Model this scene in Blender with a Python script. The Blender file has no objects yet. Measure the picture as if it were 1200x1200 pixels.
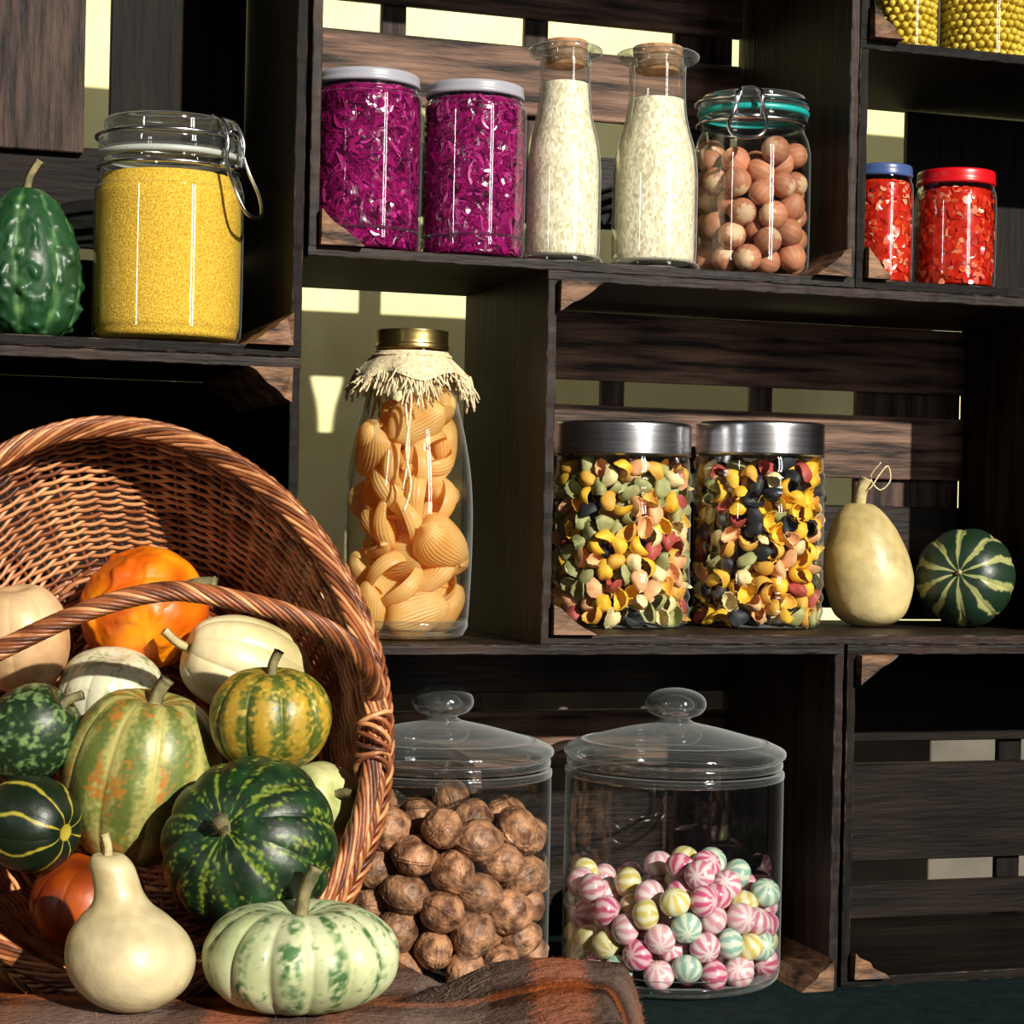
import bpy, bmesh, math, random
from mathutils import Vector, Matrix, noise, Euler, Quaternion
random.seed(7)
PI=math.pi; R_=math.radians
C=bpy.context.scene.collection
A=R_(18); CA,SA,TA=math.cos(A),math.sin(A),math.tan(A)
ROLL=R_(1.2); CAMX,CAMY,CAMZ,F=.6,-2.4,.6,2.4

# ---------------------------------------------------------------- camera maths
def unroll(px,py):
    dx,dy=(px-600)/1000,(py-600)/1000
    c,s=math.cos(ROLL),math.sin(ROLL)
    return dx*c+dy*s, -dx*s+dy*c
def W(px,py,Y):
    dx,dy=unroll(px,py); k=(Y-CAMY)/F
    return Vector((CAMX+dx*k,Y,CAMZ-dy*k))
def shelfY(px,py,d):
    u=unroll(px,py)[0]/F
    return (TA*(.245+F*u)+d/CA)/(1-TA*u)
class Spot:      # a standing place on a shelf: where, and how big one photo pixel is there
    def __init__(s,px,py,d,z):
        s.px=px; s.Y=shelfY(px,py,d); p=W(px,py,s.Y); s.X=p.x; s.z=z
        s.k=(s.Y-CAMY)/F/1000
        s.loc=(s.X,s.Y,z)
    def r(s,h): return h*s.k
    def h(s,py): return W(s.px,py,s.Y).z-s.z
def sl(s,d,z): return Vector((.355+s*CA-d*SA, s*SA+d*CA, z))

# ---------------------------------------------------------------- materials
def lin(c):
    return tuple(((v/255)/12.92 if v/255<=.04045 else ((v/255+.055)/1.055)**2.4) for v in c[:3])+(1,)
MC={}
def mat(name,col,rough=.5,metal=0,col2=None,nscale=30,stretch=(1,1,1),bump=0,bscale=None,attr=False,sss=0,rand=0,detail=4,voro=False,spec=.5,lo=.35,hi=.65,bdist=.003):
    if name in MC: return MC[name]
    m=bpy.data.materials.new(name); m.use_nodes=True; MC[name]=m
    nt=m.node_tree; N=nt.nodes; L=nt.links; b=N['Principled BSDF']
    b.inputs['Roughness'].default_value=rough; b.inputs['Metallic'].default_value=metal
    b.inputs['Specular IOR Level'].default_value=spec
    b.inputs['Base Color'].default_value=lin(col)
    if sss:
        b.inputs['Subsurface Weight'].default_value=sss; b.inputs['Subsurface Radius'].default_value=(.01,.006,.003); b.inputs['Subsurface Scale'].default_value=1
    tc=N.new('ShaderNodeTexCoord'); mp=N.new('ShaderNodeMapping'); mp.inputs['Scale'].default_value=stretch
    L.new(tc.outputs['Object'],mp.inputs['Vector'])
    vec=mp.outputs[0]
    if rand:
        oi=N.new('ShaderNodeObjectInfo'); vm=N.new('ShaderNodeVectorMath'); vm.operation='ADD'
        mu=N.new('ShaderNodeMath'); mu.operation='MULTIPLY'; mu.inputs[1].default_value=37
        L.new(oi.outputs['Random'],mu.inputs[0]); L.new(mp.outputs[0],vm.inputs[0]); L.new(mu.outputs[0],vm.inputs[1]); vec=vm.outputs[0]
    out=None
    if attr:
        at=N.new('ShaderNodeAttribute'); at.attribute_name='Col'; out=at.outputs['Color']
    if col2 is not None or attr:
        if voro:
            nz=N.new('ShaderNodeTexVoronoi'); nz.inputs['Scale'].default_value=nscale; L.new(vec,nz.inputs['Vector'])
            sp=N.new('ShaderNodeSeparateColor'); L.new(nz.outputs['Color'],sp.inputs[0]); fo=sp.outputs[0]
        else:
            nz=N.new('ShaderNodeTexNoise'); nz.inputs['Scale'].default_value=nscale; nz.inputs['Detail'].default_value=detail
            L.new(vec,nz.inputs['Vector']); fo=nz.outputs['Fac']
        cr=N.new('ShaderNodeValToRGB'); cr.color_ramp.elements[0].position=lo; cr.color_ramp.elements[1].position=hi
        L.new(fo,cr.inputs[0])
        if attr:
            cr.color_ramp.elements[0].color=(.72,.72,.72,1); cr.color_ramp.elements[1].color=(1.05,1.05,1.05,1)
            mx=N.new('ShaderNodeMix'); mx.data_type='RGBA'; mx.blend_type='MULTIPLY'; mx.inputs[0].default_value=1
            L.new(out,mx.inputs[6]); L.new(cr.outputs[0],mx.inputs[7]); out=mx.outputs[2]
        else:
            cr.color_ramp.elements[0].color=lin(col); cr.color_ramp.elements[1].color=lin(col2); out=cr.outputs[0]
    if rand and out is not None:
        mr=N.new('ShaderNodeMapRange'); mr.inputs[3].default_value=1-rand; mr.inputs[4].default_value=1+rand
        L.new(oi.outputs['Random'],mr.inputs[0])
        m2=N.new('ShaderNodeMix'); m2.data_type='RGBA'; m2.blend_type='MULTIPLY'; m2.inputs[0].default_value=1
        L.new(out,m2.inputs[6]); L.new(mr.outputs[0],m2.inputs[7]); out=m2.outputs[2]
    if out is not None: L.new(out,b.inputs['Base Color'])
    if bump:
        if voro and bscale is None: src=nz.outputs['Distance']
        else:
            n2=N.new('ShaderNodeTexNoise'); n2.inputs['Scale'].default_value=bscale or nscale; n2.inputs['Detail'].default_value=3
            L.new(vec,n2.inputs['Vector']); src=n2.outputs['Fac']
        bp=N.new('ShaderNodeBump'); bp.inputs['Strength'].default_value=bump; bp.inputs['Distance'].default_value=bdist
        L.new(src,bp.inputs['Height']); L.new(bp.outputs[0],b.inputs['Normal'])
    return m
def glassmat(name,tint,edge,rough=.015,base=.06,gain=.9,pwr=3.2,epow=3.5,painted_haze=0,painted_rim=0,mpow=6):
    m=bpy.data.materials.new(name); m.use_nodes=True; nt=m.node_tree; N=nt.nodes; L=nt.links
    N.remove(N['Principled BSDF']); o=N['Material Output']
    tr=N.new('ShaderNodeBsdfTransparent'); gl=N.new('ShaderNodeBsdfGlossy'); gl.inputs['Roughness'].default_value=rough
    lw=N.new('ShaderNodeLayerWeight'); lw.inputs['Blend'].default_value=.5
    pw=N.new('ShaderNodeMath'); pw.operation='POWER'; pw.inputs[1].default_value=epow; L.new(lw.outputs['Facing'],pw.inputs[0])
    mc=N.new('ShaderNodeMix'); mc.data_type='RGBA'; mc.inputs[6].default_value=lin(tint); mc.inputs[7].default_value=lin(edge)
    L.new(pw.outputs[0],mc.inputs[0]); L.new(mc.outputs[2],tr.inputs[0])
    p5=N.new('ShaderNodeMath'); p5.operation='POWER'; p5.inputs[1].default_value=pwr; L.new(lw.outputs['Facing'],p5.inputs[0])
    mg=N.new('ShaderNodeMath'); mg.operation='MULTIPLY_ADD'; mg.inputs[1].default_value=gain; mg.inputs[2].default_value=base; mg.use_clamp=True; L.new(p5.outputs[0],mg.inputs[0])
    mx=N.new('ShaderNodeMixShader'); L.new(mg.outputs[0],mx.inputs[0]); L.new(tr.outputs[0],mx.inputs[1]); L.new(gl.outputs[0],mx.inputs[2])
    last=mx.outputs[0]
    if painted_haze or painted_rim:
        df=N.new('ShaderNodeBsdfDiffuse'); df.inputs[0].default_value=(.82,.87,.87,1)  # pale diffuse layer painted in as haze and bright lines along glass rims
        p6=N.new('ShaderNodeMath'); p6.operation='POWER'; p6.inputs[1].default_value=mpow; L.new(lw.outputs['Facing'],p6.inputs[0])
        mk=N.new('ShaderNodeMath'); mk.operation='MULTIPLY_ADD'; mk.inputs[1].default_value=painted_rim; mk.inputs[2].default_value=painted_haze; L.new(p6.outputs[0],mk.inputs[0])
        m3=N.new('ShaderNodeMixShader'); L.new(mk.outputs[0],m3.inputs[0]); L.new(last,m3.inputs[1]); L.new(df.outputs[0],m3.inputs[2]); last=m3.outputs[0]
    L.new(last,o.inputs[0]); return m
GLASS=glassmat('clear_jar_glass',(252,254,253),(175,190,185),gain=.55,base=.09,painted_rim=.35,mpow=9)
BGLASS=glassmat('clear_bottle_glass',(251,254,252),(165,182,174),gain=.7,base=.10,pwr=2.6,painted_rim=.5,mpow=6)
LGLASS=glassmat('thick_lid_glass',(250,253,252),(200,215,210),rough=.05,base=.15,gain=.65,pwr=2.2,painted_haze=.014,painted_rim=.6,mpow=5)
SGLASS=glassmat('knob_glass',(240,245,245),(120,138,138),rough=.03,base=.28,gain=.7,pwr=1.6,epow=2.2,painted_haze=.015,painted_rim=.55,mpow=5)
woodH=mat('dark_stained_wood_grain_along',(8,5,4),.55,0,(50,33,24),4,(1.6,16,16),.4,10,rand=.35,detail=10,lo=.38,hi=.84,spec=.2)
woodV=mat('dark_stained_wood_grain_upright',(10,6,4),.55,0,(66,43,30),4,(16,16,1.4),.4,10,rand=.35,detail=10,lo=.38,hi=.84,spec=.2)
woodD=mat('shade_toned_wood_grain_along',(5,4,3),.6,0,(30,21,16),4,(1.6,16,16),.4,10,rand=.3,detail=10,lo=.38,hi=.84,spec=.12)  # darker copy of the stained wood, with shade put into its colour
woodE=mat('shade_toned_wood_grain_upright',(5,4,3),.6,0,(30,21,16),4,(16,16,1.4),.4,10,rand=.3,detail=10,lo=.38,hi=.84,spec=.12)  # upright version, shade in the colour as well
slatM=mat('weathered_slat_wood',(26,18,14),.6,0,(138,106,88),4,(1.8,20,20),.8,12,rand=.2,detail=12,lo=.36,hi=.82,spec=.22)
plankM=mat('weathered_upright_plank_wood',(22,15,12),.6,0,(94,72,62),4,(20,20,1.8),.8,12,rand=.2,detail=12,lo=.36,hi=.82,spec=.22)
edgeM=mat('worn_board_edge',(16,11,9),.55,0,(118,96,82),30,(1,1,1),.3,80,detail=8,lo=.50,hi=.74)
blockM=mat('raw_end_grain_wood',(28,17,11),.6,0,(130,96,70),7,(3,3,12),.6,26,rand=.3,detail=9,spec=.3)
steel=mat('brushed_steel',(190,190,192),.26,1,(225,225,228),8,(1,1,60),0)
wireM=mat('steel_wire',(205,205,205),.2,1)
whiteM=mat('white_painted_metal',(152,152,162),.35)
goldM=mat('gold_metal_lid',(206,180,112),.3,1)
corkM=mat('cork',(140,96,64),.85,0,(186,140,98),90,bump=.4)
wick=[mat('wicker_red_brown',(104,54,28),.42,0,(160,94,54),22,(1,1,1),.3,120),
      mat('wicker_tan',(150,92,54),.40,0,(218,156,104),22,(1,1,1),.3,120),
      mat('wicker_dark_brown',(66,34,20),.5,0,(116,66,38),22,(1,1,1),.3,120)]

# ---------------------------------------------------------------- mesh helpers
class MB:
    def __init__(s): s.v=[]; s.f=[]; s.m=[]; s.c=[]
    def add(s,v,f,mi=0,c=None):
        o=len(s.v); s.v+= [tuple(p) for p in v]; s.f+=[tuple(i+o for i in q) for q in f]; s.m+=(mi if isinstance(mi,list) else [mi]*len(f))
        s.c+= c if c else [(1,1,1,1)]*len(v)
        return s
    def build(s,name,mats,parent=None,smooth=True,loc=None,col=False):
        me=bpy.data.meshes.new(name); me.from_pydata(s.v,[],s.f); me.update()
        for m in (mats if isinstance(mats,(list,tuple)) else [mats]): me.materials.append(m)
        me.polygons.foreach_set('material_index',s.m)
        me.polygons.foreach_set('use_smooth',[smooth]*len(s.f))
        if col:
            a=me.color_attributes.new('Col','FLOAT_COLOR','POINT'); a.data.foreach_set('color',[x for q in s.c for x in q])
        o=bpy.data.objects.new(name,me); C.objects.link(o)
        if parent: o.parent=parent
        if loc is not None: o.location=loc
        return o
    def box(s,a,b,mi=0,bev=.0015):
        bm=bmesh.new(); bmesh.ops.create_cube(bm,size=1)
        for v in bm.verts: v.co=Vector([(a[i]+b[i])/2+v.co[i]*(b[i]-a[i]) for i in range(3)])
        if bev: bmesh.ops.bevel(bm,geom=bm.edges[:],offset=bev,segments=1,affect='EDGES')
        bm.verts.index_update()
        s.add([v.co[:] for v in bm.verts],[[v.index for v in f.verts] for f in bm.faces],mi); bm.free(); return s
    def rough_board(s,a,b,axis,rnd):
        # a board whose front (low y) edges are slightly worn; axis 0 = long in x, 2 = long in z
        t=2 if axis==0 else 0; L0,L1=a[axis],b[axis]; n=max(4,int((L1-L0)/.007)); vs=[]
        for i in range(n+1):
            u=L0+(L1-L0)*i/n
            ch1=.0007+.0018*max(0,noise.noise(Vector((u*60,a[t]*31,7+a[0]))))+rnd.uniform(0,.0003)
            ch2=.0007+.0018*max(0,noise.noise(Vector((u*60,a[t]*31,19+a[0]))))+rnd.uniform(0,.0003)
            jy=.0010*noise.noise(Vector((u*40,3,a[t]*9)))+rnd.uniform(-.0002,.0002)
            y0=a[1]+jy
            for (yy,tt) in ((b[1],a[t]),(b[1],b[t]),(y0+ch1,b[t]),(y0,b[t]-ch1),(y0,a[t]+ch2),(y0+ch2,a[t])):
                p=[0,yy,0]; p[axis]=u; p[t]=tt; vs.append(tuple(p))
        fs=[];ms=[]
        for i in range(n):
            for k in range(6):
                fs.append((i*6+k,i*6+(k+1)%6,(i+1)*6+(k+1)%6,(i+1)*6+k)); ms.append(1 if k in (2,4) else 0)
        fs+=[tuple(range(6))[::-1],tuple(n*6+k for k in range(6))]; ms+=[0,0]
        return s.add(vs,fs,ms)
    def tube(s,pts,r,n=6,closed=False,mi=0,caps=True):
        pts=[Vector(p) for p in pts]; N=len(pts); rr=r if isinstance(r,(list,tuple)) else [r]*N
        up=None; vs=[]
        for i,p in enumerate(pts):
            t=(pts[(i+1)%N]-pts[i-1]) if closed else (pts[min(i+1,N-1)]-pts[max(i-1,0)])
            if t.length<1e-9: t=Vector((0,0,1))
            t.normalize()
            if up is None:
                up=Vector((0,0,1)) if abs(t.z)<.9 else Vector((1,0,0))
            up=(up-t*up.dot(t)); 
            if up.length<1e-6: up=Vector((1,0,0))-t*t.x
            up.normalize(); sd=t.cross(up)
            for k in range(n):
                a=2*PI*k/n; vs.append(p+(up*math.cos(a)+sd*math.sin(a))*rr[i])
        fs=[]
        for i in range(N if closed else N-1):
            j=(i+1)%N
            for k in range(n): fs.append((i*n+k,i*n+(k+1)%n,j*n+(k+1)%n,j*n+k))
        if caps and not closed: fs+= [tuple(range(n))[::-1], tuple((N-1)*n+k for k in range(n))]
        return s.add(vs,fs,mi)
    def lathe(s,prof,seg=56,mi=0,fn=None,colfn=None,off=(0,0,0)):
        vs=[];fs=[];cs=[];n=len(prof)
        for i,(r,z) in enumerate(prof):
            for k in range(seg):
                th=2*PI*k/seg; rr,zz=(fn(th,r,z,i/(n-1)) if fn else (r,z))
                p=(rr*math.cos(th)+off[0],rr*math.sin(th)+off[1],zz+off[2]); vs.append(p)
                if colfn: cs.append(lin(colfn(th,i/(n-1),Vector(p))))
        for i in range(n-1):
            for k in range(seg):
                k2=(k+1)%seg; fs.append((i*seg+k,i*seg+k2,(i+1)*seg+k2,(i+1)*seg+k))
        return s.add(vs,fs,mi,cs if colfn else None)
def sp(pts,n=6,closed=False):
    P=[Vector(p) if len(p)==3 else Vector((p[0],p[1],0)) for p in pts]; N=len(P); out=[]
    for i in range(N if closed else N-1):
        g=(lambda j:P[j%N]) if closed else (lambda j:P[max(0,min(N-1,j))])
        a,b,c,d=g(i-1),g(i),g(i+1),g(i+2)
        for k in range(n):
            t=k/n; out.append(.5*((2*b)+(-a+c)*t+(2*a-5*b+4*c-d)*t*t+(-a+3*b-3*c+d)*t**3))
    if not closed: out.append(P[-1].copy())
    return out
def prof(pts,n=5): return [(max(p.x,1e-5),p.y) for p in sp(pts,n)]
def tag(o,label,cat,group=None,kind=None):
    o['label']=label; o['category']=cat
    if group: o['group']=group
    if kind: o['kind']=kind
    return o
def thing(name,label,cat,loc=(0,0,0),rotz=0,group=None):
    o=bpy.data.objects.new(name,None); C.objects.link(o); o.location=loc; o.rotation_euler=(0,0,rotz); o.empty_display_size=.02
    return tag(o,label,cat,group)
def struct(o): o['kind']='structure'; return o
def mixc(a,b,t): t=max(0,min(1,t)); return tuple(a[i]*(1-t)+b[i]*t for i in range(3))

# ---------------------------------------------------------------- setting
SHO=sl(0,0,0)
def inshelf(o,z=0): o.location=(SHO.x,SHO.y,z); o.rotation_euler=(0,0,A); return o
wallM=mat('pale_yellow_plaster',(218,212,152),.8,0,(232,226,170),6,bump=.1,bscale=60)
w=struct(inshelf(MB().box((-2.6,.80,-.75),(3.2,.88,2.3),0,0).build('wall_back',wallM,smooth=False)))
dimM=mat('dimmed_lower_wall',(74,70,60),.6,0,(96,90,78),8)
struct(inshelf(MB().box((-2.6,.785,-.75),(3.2,.80,.40)).build('dimming_sheet_1',dimM,smooth=False)))  # added sheet that makes the wall dimmer behind the bottom crates
floorM=mat('dull_floor_boards',(60,45,35),.6,0,(85,65,50),6,(1,12,1))
struct(inshelf(MB().box((-2.6,-2.6,-.8),(3.2,.80,-.75),0,0).build('floor',floorM,smooth=False)))
t=thing('table','wooden table under a dark green cloth carrying crates and basket','table'); inshelf(t,-.75)
tw=mat('table_wood',(50,32,22),.5,0,(80,52,36),6,(1,12,12))
MB().box((-1.3,-.95,.71),(1.9,.40,.746)).build('tabletop',tw,t,False)
for x in (-1.2,1.74):
    for y in (-.9,.3): MB().box((x,y,0),(x+.06,y+.06,.71)).build('leg',tw,t,False)
clothM=mat('dark_green_cloth',(8,24,25),.9,0,(15,36,36),40,bump=.4,bscale=300,spec=.1)
tc=inshelf(MB().box((-1.31,-.96,-.004),(1.91,.405,0),0,.001).build('tablecloth',clothM,smooth=False))
tag(tc,'dark green cloth spread on the table beneath the crates','tablecloth')

# ---------------------------------------------------------------- crates
DP=.35; TH=.012; crn=random.Random(55)
def crate(label,s0,s1,z0,z1,slats,blocks=(),left=True,right=True,top=True,bottom=True,uprights=(),vplanks=(),dark=False):
    t=thing('wooden_crate',label,'crate',group=None); inshelf(t,z0); h=z1-z0
    sm=woodD if dark else slatM  # shaded crates get their darkness from the wood colour
    def bd(a,b,name,m): MB().box(a,b,0,.0016).build(name,m,t,False)
    def rb(a,b,name,m,ax): MB().rough_board(a,b,ax,crn).build(name,[m,edgeM],t,False)
    if bottom: rb((s0,0,0),(s1,DP,TH),'bottom_board',woodD if dark else woodH,0)
    if top: rb((s0,0,h-TH),(s1,DP,h),'top_board',woodH,0)
    b0=TH if bottom else 0; t0=h-TH if top else h
    if left: rb((s0,0,b0),(s0+TH,DP,t0),'side_board',woodE if dark else woodV,2)
    if right: rb((s1-TH,0,b0),(s1,DP,t0),'side_board',woodE if dark else woodV,2)
    for q in slats:
        a,b=q[:2]; bd((s0+TH+.001,DP-.014,a-z0),(s1-TH-.001,DP-.002,b-z0),'back_slat',woodH if len(q)>2 else sm)
    for a,b,c,d in uprights: bd((a,DP-.001,c-z0),(b,DP+.011,d-z0),'back_batten',woodE if dark else plankM)
    for q in vplanks:
        a,b,c,d=q[:4]; bd((a,DP-.028,c-z0),(b,DP-.015,d-z0),'back_plank',woodE if len(q)>4 else plankM)
    for kx,kz,wd,ht in blocks:
        x=s0+TH+.0005 if kx=='l' else s1-TH-.0005; z=b0+.0005 if kz=='b' else t0-.0005
        sx=1 if kx=='l' else -1; sz=1 if kz=='b' else -1
        n=7; v=[]
        for y in (-.012,DP-.03):
            tri=[(x,z)]
            for i in range(n+1):
                u=i/n; j=random.uniform(-.0015,.0015) if y<0 and 0<i<n else 0
                tri.append((x+sx*wd*(1-u)+sx*j,z+sz*ht*u+sz*j))
            v+=[(p[0],y+(random.uniform(-.004,.002) if y<0 else 0),p[1]) for p in tri]
        m=n+2
        MB().add(v,[tuple(range(m)),tuple(range(2*m-1,m-1,-1))]+[(i,(i+1)%m,(i+1)%m+m,i+m) for i in range(m)]).build('corner_block',blockM,t,False)
    return t
crate('dark wooden crate of the upper left shelf holding the warty gourd and cornmeal jar',-.76,-.006,.776,1.42,
      [(.80,.915),(.93,1.06)],[('r','b',.052,.038)],vplanks=[(-.44,-.228,1.05,1.405),(-.196,-.02,1.062,1.405,1),(-.74,-.45,1.03,1.405)],dark=True)
crate('tall dark wooden crate behind the wicker basket, under the left shelf',-.76,-.006,0,.775,
      [(.03,.17),(.172,.31),(.312,.45),(.452,.59),(.592,.762)],[('r','t',.05,.04)],bottom=False,dark=True)
crate('dark wooden crate holding purple cabbage jars, corked bottles and hazelnuts',0,.712,.896,1.42,
      [(1.285,1.40),(1.15,1.245),(1.00,1.10,1)],[('l','b',.052,.042),('r','b',.046,.036)],
      uprights=[(.17,.205,.93,1.40),(.375,.41,.93,1.40),(.60,.69,.93,1.4)])
crate('dark wooden crate around the two red vegetable jars',.7135,1.40,.896,1.2025,
      [(.93,1.03)],[('l','b',.032,.04)],vplanks=[(.96,1.38,.91,1.2,1)],top=False,dark=True)
crate('dark wooden crate at upper right holding jars of yellow peas',.7135,1.40,1.203,1.45,[(1.25,1.4)],[('l','b',.042,.042)],dark=True)
crate('dark wooden crate holding the two steel lidded pasta jars, butternut and striped gourd',.298,1.085,.4395,.8955,
      [(.787,.882),(.66,.752),(.47,.62,1)],[('l','t',.056,.038),('l','b',.056,.036)],
      uprights=[(.50,.535,.46,.88),(.73,.765,.46,.88),(.90,1.072,.453,.882)])
crate('dark wooden crate standing over the walnut and candy jars',.03,.708,0,.439,
      [(.35,.426,1),(.245,.325),(.01,.21,1)],[('r','b',.045,.04)],bottom=False,uprights=[(.3,.335,.0,.42)])
crate('dark slatted crate at lower right beside the candy jar',.7135,1.40,0,.439,
      [(.274,.426),(.098,.242),(.014,.066)],[('l','t',.055,.038),('l','b',.05,.034)],uprights=[(.86,.9,.012,.42),(1.15,1.19,.012,.42)],dark=True)

# ---------------------------------------------------------------- jars
def ring(rad,z,n=48): return [(rad*math.cos(2*PI*k/n),rad*math.sin(2*PI*k/n),z) for k in range(n)]
def pack(Rf,z0,H,r,seed,tries=45,maxn=600,wallp=.5):
    rnd=random.Random(seed); P=[]
    while len(P)<maxn:
        best=None
        for _ in range(tries):
            a=rnd.uniform(0,2*PI); R0=Rf(z0)-r
            q=R0 if rnd.random()<wallp else R0*math.sqrt(rnd.random())
            x,y=q*math.cos(a),q*math.sin(a); z=z0+r
            for (ex,ey,ez) in P:
                dx=x-ex
                if dx>2*r or dx<-2*r: continue
                d2=dx*dx+(y-ey)**2
                if d2<4*r*r:
                    zz=ez+math.sqrt(4*r*r-d2)
                    if zz>z: z=zz
            if q>Rf(z)-r*.95 and Rf(z)<Rf(z0): continue
            if best is None or z<best[2]: best=(x,y,z)
        if best is None or best[2]+r>H: break
        P.append(best)
    return P
def scatter(protos,P,loc,group,labels,cat,rnd,scale=1,rot=None):
    first=[True]*len(protos)
    for i,(x,y,z) in enumerate(P):
        k=rnd.randrange(len(protos)); p=protos[k]
        if first[k]: o=p; first[k]=False
        else: o=p.copy(); C.objects.link(o)
        o.location=(loc[0]+x,loc[1]+y,loc[2]+z)
        o.rotation_euler=rot(rnd,x,y) if rot else (rnd.uniform(0,6.28),rnd.uniform(0,6.28),rnd.uniform(0,6.28))
        s=scale*rnd.uniform(.92,1.06); o.scale=(s,s,s)
        tag(o,labels,cat,group)
def clip_jar(label,S,Rp,ysh,yneck,ytop,gcol,cang):
    t=thing('clip_top_jar',label,'jar',S.loc)
    R=S.r(Rp); zs=S.h(ysh); zn=S.h(yneck); zt=S.h(ytop); Rn=R*.9
    b=MB().lathe([(.001,.006),(R*.6,.004)]+prof([(R*.84,.001),(R*.96,.010),(R,.032),(R,zs-.034),(R*.985,zs-.016),(R*.94,zs-.002),(Rn*.98,zs+.007),(Rn*.97,zn-.006),(Rn*1.03,zn-.001),(Rn*1.03,zn+.004)],5),72)
    b.build('glass_body',GLASS,t)
    MB().lathe(prof([(Rn*.97,zn+.004),(Rn*1.06,zn+.005),(Rn*1.06,zn+.011),(Rn*.97,zn+.012)],3)).build('rubber_gasket',gcol,t)
    hl=zt-zn-.012; z1=zn+.0125
    MB().lathe(prof([(Rn*1.0,z1),(Rn*1.05,z1+.003),(Rn*1.05,z1+hl*.35),(Rn*1.0,z1+hl*.42),(Rn*.98,z1+hl*.5),(Rn*.98,z1+hl*.85),(Rn*.93,z1+hl*.97),(Rn*.7,z1+hl*.92),(Rn*.3,z1+hl*.9),(.001,z1+hl*.9)],4),72).build('glass_lid',LGLASS,t)
    w=MB(); e=Vector((math.cos(cang),math.sin(cang),0)); tt=Vector((-e.y,e.x,0))
    P=lambda a,r,z:e*r+tt*a+Vector((0,0,z))
    wr=.0026; zc=z1+hl*.2
    w.tube(ring(Rn*1.03+.002,zn-.007),wr,6,True); w.tube(ring(Rn*1.05+.003,z1+hl*.42),wr,6,True)
    w.tube(sp([P(-.016,Rn+.012,zn-.008),P(-.016,Rn+.016,zc),P(-.014,Rn+.005,zt-.006),P(-.008,Rn-.012,zt+.001),P(.008,Rn-.012,zt+.001),P(.014,Rn+.005,zt-.006),P(.016,Rn+.016,zc),P(.016,Rn+.012,zn-.008)],6),wr,6)
    L=(zt-zn)*1.25
    w.tube(sp([P(-.01,Rn+.012,zc+.01),P(-.02,Rn+.018,zn-.005),P(-.024,Rn+.034,zn-L*.6),P(-.014,Rn+.044,zn-L),P(.014,Rn+.044,zn-L),P(.024,Rn+.034,zn-L*.6),P(.02,Rn+.018,zn-.005),P(.01,Rn+.012,zc+.01),P(-.01,Rn+.014,zc+.012)],6),wr,6)
    w.tube([P(-.022,Rn+.012,zn-.007),P(.022,Rn+.012,zn-.007)],wr*1.2,6)
    w.build('wire_clasp',wireM,t)
    return t,R,zs,zn
# golden cornmeal
S=Spot(195,397,.11,.7885)
clearR=mat('clear_rubber',(165,170,162),.4)
t,R,zs,zn=clip_jar('large clip-top glass jar of golden cornmeal beside the warty gourd',S,87,208,194,143,clearR,R_(-28))
cornM=mat('cornmeal',(196,146,22),.85,0,(238,200,72),420,bump=.9,bscale=500,bdist=.002)
tag(MB().lathe(prof([(.001,.008),(R*.82,.008),(R*.94,.020),(R*.968,.042),(R*.968,zs-.040),(R*.95,zs-.020),(R*.90,zs-.006),(R*.84,zs+.0),(R*.4,zs+.002),(.001,zs+.001)],4)).build('cornmeal',cornM,loc=S.loc),'golden cornmeal filling the clip-top jar on the left shelf','cornmeal',kind='stuff')

# screw jars with stuff
def shred(core,bits,R,h,n,ln,wd,seed,name,label,loc,cat):
    rnd=random.Random(seed); b=MB()
    cap=lambda z:R if z<h-.022 else R*(1-.10*((z-h+.022)/.022)**2)
    b.lathe(prof([(.001,.006),(R*.8,.006),(R*.925,.02),(R*.925,h-.025),(R*.90,h-.010),(R*.8,h),(.001,h)],3),40)
    for i in range(n):
        a=rnd.uniform(0,2*PI); z=rnd.uniform(.008,h-.003); th=rnd.uniform(0,PI); l=ln*rnd.uniform(.4,1.3); wv=wd*rnd.uniform(.4,1.4); cv=rnd.uniform(-1,1)
        q=[];rr0=rnd.uniform(.925,.965); tilt=rnd.uniform(-1,1)*.35
        for k in range(7):
            u=(k/6-.5)*l; bend=cv*u*u*55; w2=wv*(.25+.75*math.sin(PI*(k+.3)/6.6))
            for sgn in (-1,1):
                x=u*math.cos(th)-(bend+sgn*w2/2)*math.sin(th); y=u*math.sin(th)+(bend+sgn*w2/2)*math.cos(th)
                zz=min(max(z+y,.006),h); rc=cap(zz)
                rr=min(rr0*rc+sgn*w2*tilt*.7,rc*.975); aa=a+x/R
                q.append((rr*math.cos(aa),rr*math.sin(aa),zz))
        b.add(q,[(2*k,2*k+1,2*k+3,2*k+2) for k in range(6)],1+rnd.randrange(len(bits)))
    o=b.build(name,[core]+bits,loc=loc); tag(o,label,cat,kind='stuff')
def screw_jar(label,S,Rp,ylid0,ylid1,lidr,lidm,group=None):
    t=thing('preserving_jar',label,'jar',S.loc,group=group); R=S.r(Rp); z1=S.h(ylid1); z0=S.h(ylid0); L=S.r(lidr)
    MB().lathe([(.001,.005),(R*.6,.004)]+prof([(R*.86,.001),(R*.97,.008),(R,.022),(R*.985,.03),(R,.04),(R,z1-.03),(R*.98,z1-.012),(L*.95,z1-.003),(L*.93,z1+.01)],5),64).build('glass_body',GLASS,t)
    MB().lathe(prof([(L*.95,z1-.001),(L*.99,z1),(L*1.0,z1+.003),(L*.985,z1+.006),(L*.985,z0-.004),(L*.96,z0-.0005),(L*.9,z0),(L*.86,z0-.0015),(L*.4,z0-.0015),(.001,z0-.0015)],3),64).build('screw_lid',lidm,t)
    return R,z1
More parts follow.
